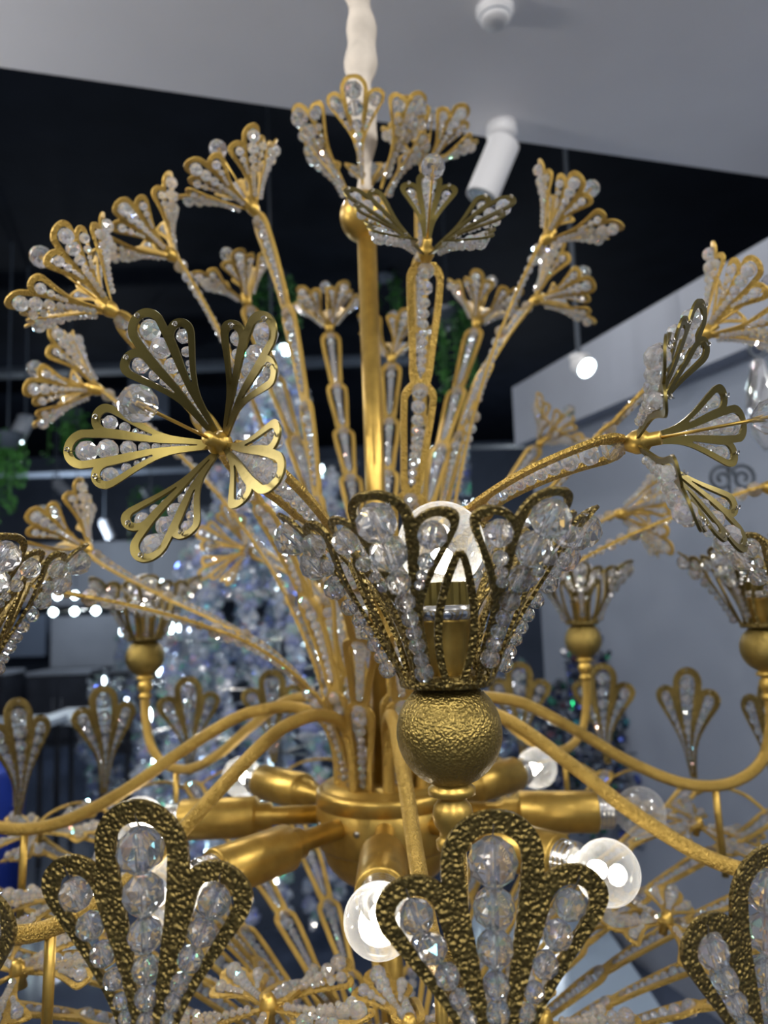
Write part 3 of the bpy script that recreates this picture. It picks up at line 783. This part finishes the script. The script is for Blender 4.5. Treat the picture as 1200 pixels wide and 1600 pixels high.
# ceiling detector
p = on_z(773, 14, 3.0); root = empty('smoke_detector', (p.x, p.y, 3.0)); tag(root, 'small round white detector on the ceiling above the spotlight', 'detector')
bm = bmesh.new(); lathe(bm, [(.045, 0), (.045, -.012), (.038, -.016), (.036, -.030), (.030, -.036), (.01, -.038)], 32); meshobj('detector_base', bm, SPW, root, True)
bm = bmesh.new(); lathe(bm, [(.0365, -.018), (.0372, -.018), (.0372, -.026), (.0365, -.026)], 32); meshobj('vent_band', bm, GREYD, root, True)

# hanging greenery
LEAF = simple('green_leaves', (0.05, 0.20, 0.03), 0.5, 0, 0.5, 9)
def plant(px, py, y, h, w, n, label):
    p = on_y(px, py, y); root = empty('hanging_plant', (p.x, y, p.z)); tag(root, label, 'plant', None)
    vines = bmesh.new(); lv = bmesh.new()
    rs = random.Random(int(px*7+py))
    for k in range(9):
        x, yy = rs.uniform(-w, w), rs.uniform(-w, w); L = h*rs.uniform(.5, 1); pp = [Vector((x*.3, yy*.3, 0.05)), Vector((x*.8, yy*.8, 0.0)), Vector((x, yy, -L*.5)), Vector((x*1.1, yy, -L))]
        cu = catmull(pp, 6); tube(vines, cu, 0.004, 5)
        for _ in range(n//9):
            c = cu[rs.randrange(len(cu))]+Vector((rs.uniform(-.04, .04), rs.uniform(-.04, .04), rs.uniform(-.04, .04)))
            d1 = Vector((rs.uniform(-1, 1), rs.uniform(-1, 1), rs.uniform(-1.4, .2))).normalized()*rs.uniform(.03, .055); d2 = d1.orthogonal().normalized()*d1.length*.33; nn_ = d1.cross(d2).normalized()*.004
            a, b, cc, dd, m_ = c, c+d1*.45+d2, c+d1, c+d1*.45-d2, c+d1*.45+nn_
            v = [lv.verts.new(t) for t in (a, b, cc, dd, m_)]
            for i0, i1 in ((0, 1), (1, 2), (2, 3), (3, 0)): lv.faces.new((v[i0], v[i1], v[4]))
    meshobj('vines', vines, LEAF, root); meshobj('leaves', lv, LEAF, root)
    bm = bmesh.new(); tube(bm, [Vector((0, 0, .03)), Vector((0, 0, 4.3-p.z))], .006, 6); meshobj('suspension_rod', bm, BLACK2, root)
    bm = bmesh.new(); lathe(bm, [(.06, -.05), (.10, .03), (.11, .06), (.09, .06)], 18); meshobj('pot', bm, BLACK2, root, True)
plant(12, 690, 4.2, .55, .14, 380, 'green trailing plant hanging at the left edge')
plant(108, 650, 5.0, .45, .16, 260, 'dark green trailing plant hanging behind the left side of the big flower')
plant(430, 440, 4.4, .55, .18, 380, 'green trailing plant hanging left of the gold pole')
plant(600, 430, 5.0, .60, .14, 320, 'dark green trailing plant hanging directly behind the pole')
plant(700, 500, 3.6, .75, .15, 420, 'green trailing plant hanging right of the gold pole')
plant(235, 770, 7.0, .5, .2, 260, 'dim trailing plant hanging above the sparkling chandelier')

# crystal chandeliers of the shop behind
def bgcrystal(name, tint, glints):
    m = bpy.data.materials.new(name); m.use_nodes = True; nt = m.node_tree; nt.nodes.clear()
    out = nt.nodes.new('ShaderNodeOutputMaterial'); geo = nt.nodes.new('ShaderNodeNewGeometry')
    ra = nt.nodes.new('ShaderNodeValToRGB'); ra.color_ramp.interpolation = 'CONSTANT'
    cols = [(1, 1, 1), (.15, .25, 1), (1, 1, 1), (.05, 1, .4), (.85, .92, 1), (1, 1, 1), (1, .2, .15), (.9, .95, 1), (.05, .9, 1), (1, .8, .3)]  # sparkle hues of refracted light, put into the drop colours
    while len(ra.color_ramp.elements) < len(cols): ra.color_ramp.elements.new(0.5)
    for i, (e, c) in enumerate(zip(ra.color_ramp.elements, cols)): e.position = i/len(cols); e.color = (*c, 1)
    nt.links.new(geo.outputs['Random Per Island'], ra.inputs[0])
    g = nt.nodes.new('ShaderNodeBsdfGlossy'); g.inputs['Roughness'].default_value = 0.03; nt.links.new(ra.outputs[0], g.inputs['Color'])
    t = nt.nodes.new('ShaderNodeBsdfTransparent'); t.inputs[0].default_value = (*tint, 1)
    d = nt.nodes.new('ShaderNodeBsdfDiffuse'); d.inputs[0].default_value = (*tint, 1)
    a = nt.nodes.new('ShaderNodeMixShader'); a.inputs[0].default_value = 0.35; nt.links.new(t.outputs[0], a.inputs[1]); nt.links.new(d.outputs[0], a.inputs[2])
    b = nt.nodes.new('ShaderNodeMixShader'); b.inputs[0].default_value = glints; nt.links.new(a.outputs[0], b.inputs[1]); nt.links.new(g.outputs[0], b.inputs[2])
    nt.links.new(b.outputs[0], out.inputs[0]); return m
BGC = bgcrystal('cut_crystal_drops', (0.80, 0.85, 0.92), 0.34)
BGD = bgcrystal('smoke_crystal_drops', (0.10, 0.12, 0.18), 0.30)
def drop_me(r, L):
    bm = bmesh.new(); lathe(bm, [(r*.2, L*.5), (r*.8, L*.2), (r, -L*.1), (r*.6, -L*.35), (r*.1, -L*.5)], 6); return bm
def tiered(px, ytop, ybot, y, tiers, material, frame, label, n_per=16, seed=1, lit=0):
    top = on_y(px, ytop, y); bot = on_y(px, ybot, y); H = top.z-bot.z
    root = empty('crystal_chandelier', (top.x, y, bot.z)); tag(root, label, 'chandelier', None)
    rs = random.Random(seed)
    bm = bmesh.new(); tube(bm, [Vector((0, 0, H*.02)), Vector((0, 0, H))], 0.018, 12); meshobj('stem', bm, frame, root, True)
    bm = bmesh.new(); tube(bm, [Vector((0, 0, H)), Vector((0, 0, 4.3-bot.z))], 0.006, 8); meshobj('chain', bm, BLACK2, root, True)
    for (u, R_) in tiers:
        z = H*(1-u)
        bm = bmesh.new(); tube(bm, [Vector((R_*math.cos(t*PI/24), R_*math.sin(t*PI/24), z)) for t in range(49)], 0.004, 8); ring = meshobj('hoop', bm, frame, root, True)
        for k in range(4):
            bm = bmesh.new(); a_ = k*PI/2+u*3; tube(bm, [Vector((0.01*math.cos(a_), 0.01*math.sin(a_), z+.02)), Vector((R_*.5*math.cos(a_), R_*.5*math.sin(a_), z+.03)), Vector((R_*math.cos(a_), R_*math.sin(a_), z))], 0.006, 8); meshobj('arm', bm, frame, ring, True)
        n = min(n_per, int(6+R_*34))
        for k in range(n):
            a_ = 2*PI*k/n+u*5; rr = R_*rs.uniform(.75, 1.08); bm = bmesh.new()
            zz = z+rs.uniform(0, .10); zl = z-rs.uniform(.16, .30)
            x0, y0 = rr*math.cos(a_), rr*math.sin(a_)
            while zz > zl:
                s_ = rs.uniform(.013, .026); c = Vector((x0+rs.uniform(-.035, .035), y0+rs.uniform(-.035, .035), zz))
                ax = Vector((rs.uniform(-1, 1), rs.uniform(-1, 1), rs.uniform(-1, 1)))
                lathe(bm, [(s_*.25, s_*1.3), (s_*.85, s_*.6), (s_, -s_*.1), (s_*.6, -s_*.9), (s_*.1, -s_*1.4)], 6, ax, c)
                zz -= rs.uniform(.007, .015)
            meshobj('crystal_cluster', bm, material, root)
        if lit:
            for k in range(lit):
                a_ = 2*PI*k/lit+u*2; bm = bmesh.new(); cc = Vector((R_*.95*math.cos(a_), R_*.95*math.sin(a_), z+.06))
                lathe(bm, [(.006, -.03), (.010, -.01), (.009, .01), (.002, .028)], 10, None, cc); meshobj('candle_bulb', bm, LENS, root, True)
T1 = [(.02, .10), (.10, .14), (.18, .16), (.26, .22), (.34, .26), (.42, .32), (.50, .36), (.58, .42), (.66, .46), (.74, .50), (.82, .50), (.90, .46), (.97, .36)]
T1 = [(u, R_*1.25) for u, R_ in T1]
tiered(425, 560, 1330, 2.6, T1, BGC, SILVER, 'large sparkling clear crystal chandelier behind the left flowers', 18, 3, 3)
tiered(700, 690, 1260, 4.4, [(.05, .12), (.2, .2), (.35, .3), (.5, .42), (.65, .5), (.8, .55), (.92, .45)], BGC, SILVER, 'pale crystal chandelier farther off behind the front lamp cup', 16, 5, 2)
tiered(930, 975, 1260, 2.6, [(.05, .06), (.25, .14), (.45, .24), (.65, .30), (.85, .26)], BGD, BLACK2, 'dark smoky crystal chandelier before the right wall', 14, 8, 0)
tiered(235, 905, 1270, 5.4, [(.05, .10), (.25, .25), (.45, .45), (.65, .55), (.85, .45)], BGC, SILVER, 'low wide crystal chandelier behind the small left lamp cup', 16, 9, 2)
# bar pendant with lit bulbs, far left
p = on_y(118, 930, 6.5); root = empty('bar_pendant', (p.x, 6.5, p.z)); tag(root, 'far bar pendant lamp with two rows of bright bulbs at left', 'pendant lamp')
for rw, (zz, w) in enumerate(((0.0, .34), (-.16, .42))):
    bm = bmesh.new(); tube(bm, [Vector((-w, 0, zz)), Vector((w, 0, zz))], .012, 8); meshobj('bar', bm, SILVER, root)
    for k in range(5):
        bm = bmesh.new(); x = -w+w*2*k/4; lathe(bm, [(.01, -.035), (.03, -.015), (.035, .005), (.02, .03), (.004, .035)], 12, None, Vector((x, -.02, zz))); meshobj('light_bulb', bm, LENS, root, True)
bm = bmesh.new(); tube(bm, [Vector((0, 0, -.16)), Vector((0, 0, 4.3-p.z))], .006, 8); meshobj('suspension_rod', bm, BLACK2, root)
# wrought scroll and glass ornament before the right wall
def scroll(name, px, py, y, sz, label):
    p = on_y(px, py, y); root = empty(name, (p.x, y, p.z)); tag(root, label, 'ornament')
    for sg, off in ((1, 0), (-1, .9*sz)):
        pts = [Vector((off+sg*sz*.62*(1-t/30)*math.cos(t*.42), 0, sz*.62*(1-t/30)*math.sin(t*.42))) for t in range(26)]
        bm = bmesh.new(); tube(bm, pts, sz*.09, 8); meshobj('scroll', bm, BLACK2, root, True)
    bm = bmesh.new(); tube(bm, [Vector((.45*sz, .02, -sz*.9)), Vector((.45*sz, .02, 0)), Vector((.45*sz, .02, sz*.9))], sz*.07, 8); meshobj('back_bar', bm, BLACK2, root)
scroll('iron_scroll', 1128, 748, 0.62, 0.055, 'black iron scroll ornament before the right wall')
p = on_y(1184, 560, 0.6); root = empty('glass_ornament', (p.x, .6, p.z)); tag(root, 'clear glass bottle-shaped ornament with a black ring at the right edge', 'ornament')
bm = bmesh.new(); lathe(bm, [(.008, .0), (.016, -.01), (.020, -.03), (.032, -.07), (.036, -.12), (.030, -.18), (.012, -.21), (.004, -.22)], 24); meshobj('glass_body', bm, crystal_mat('clear_blown_glass', .12, 0, False), root, True)
bm = bmesh.new(); tube(bm, [Vector((.018*math.cos(t*PI/12), 0, .022+.018*math.sin(t*PI/12))) for t in range(25)], .005, 8); meshobj('hanging_ring', bm, BLACK2, root, True)
bm = bmesh.new(); tube(bm, [Vector((.016, 0, .03)), Vector((.2, .02, .05)), Vector((.75, .05, .05))], .005, 8); meshobj('wall_bracket', bm, BLACK2, root)
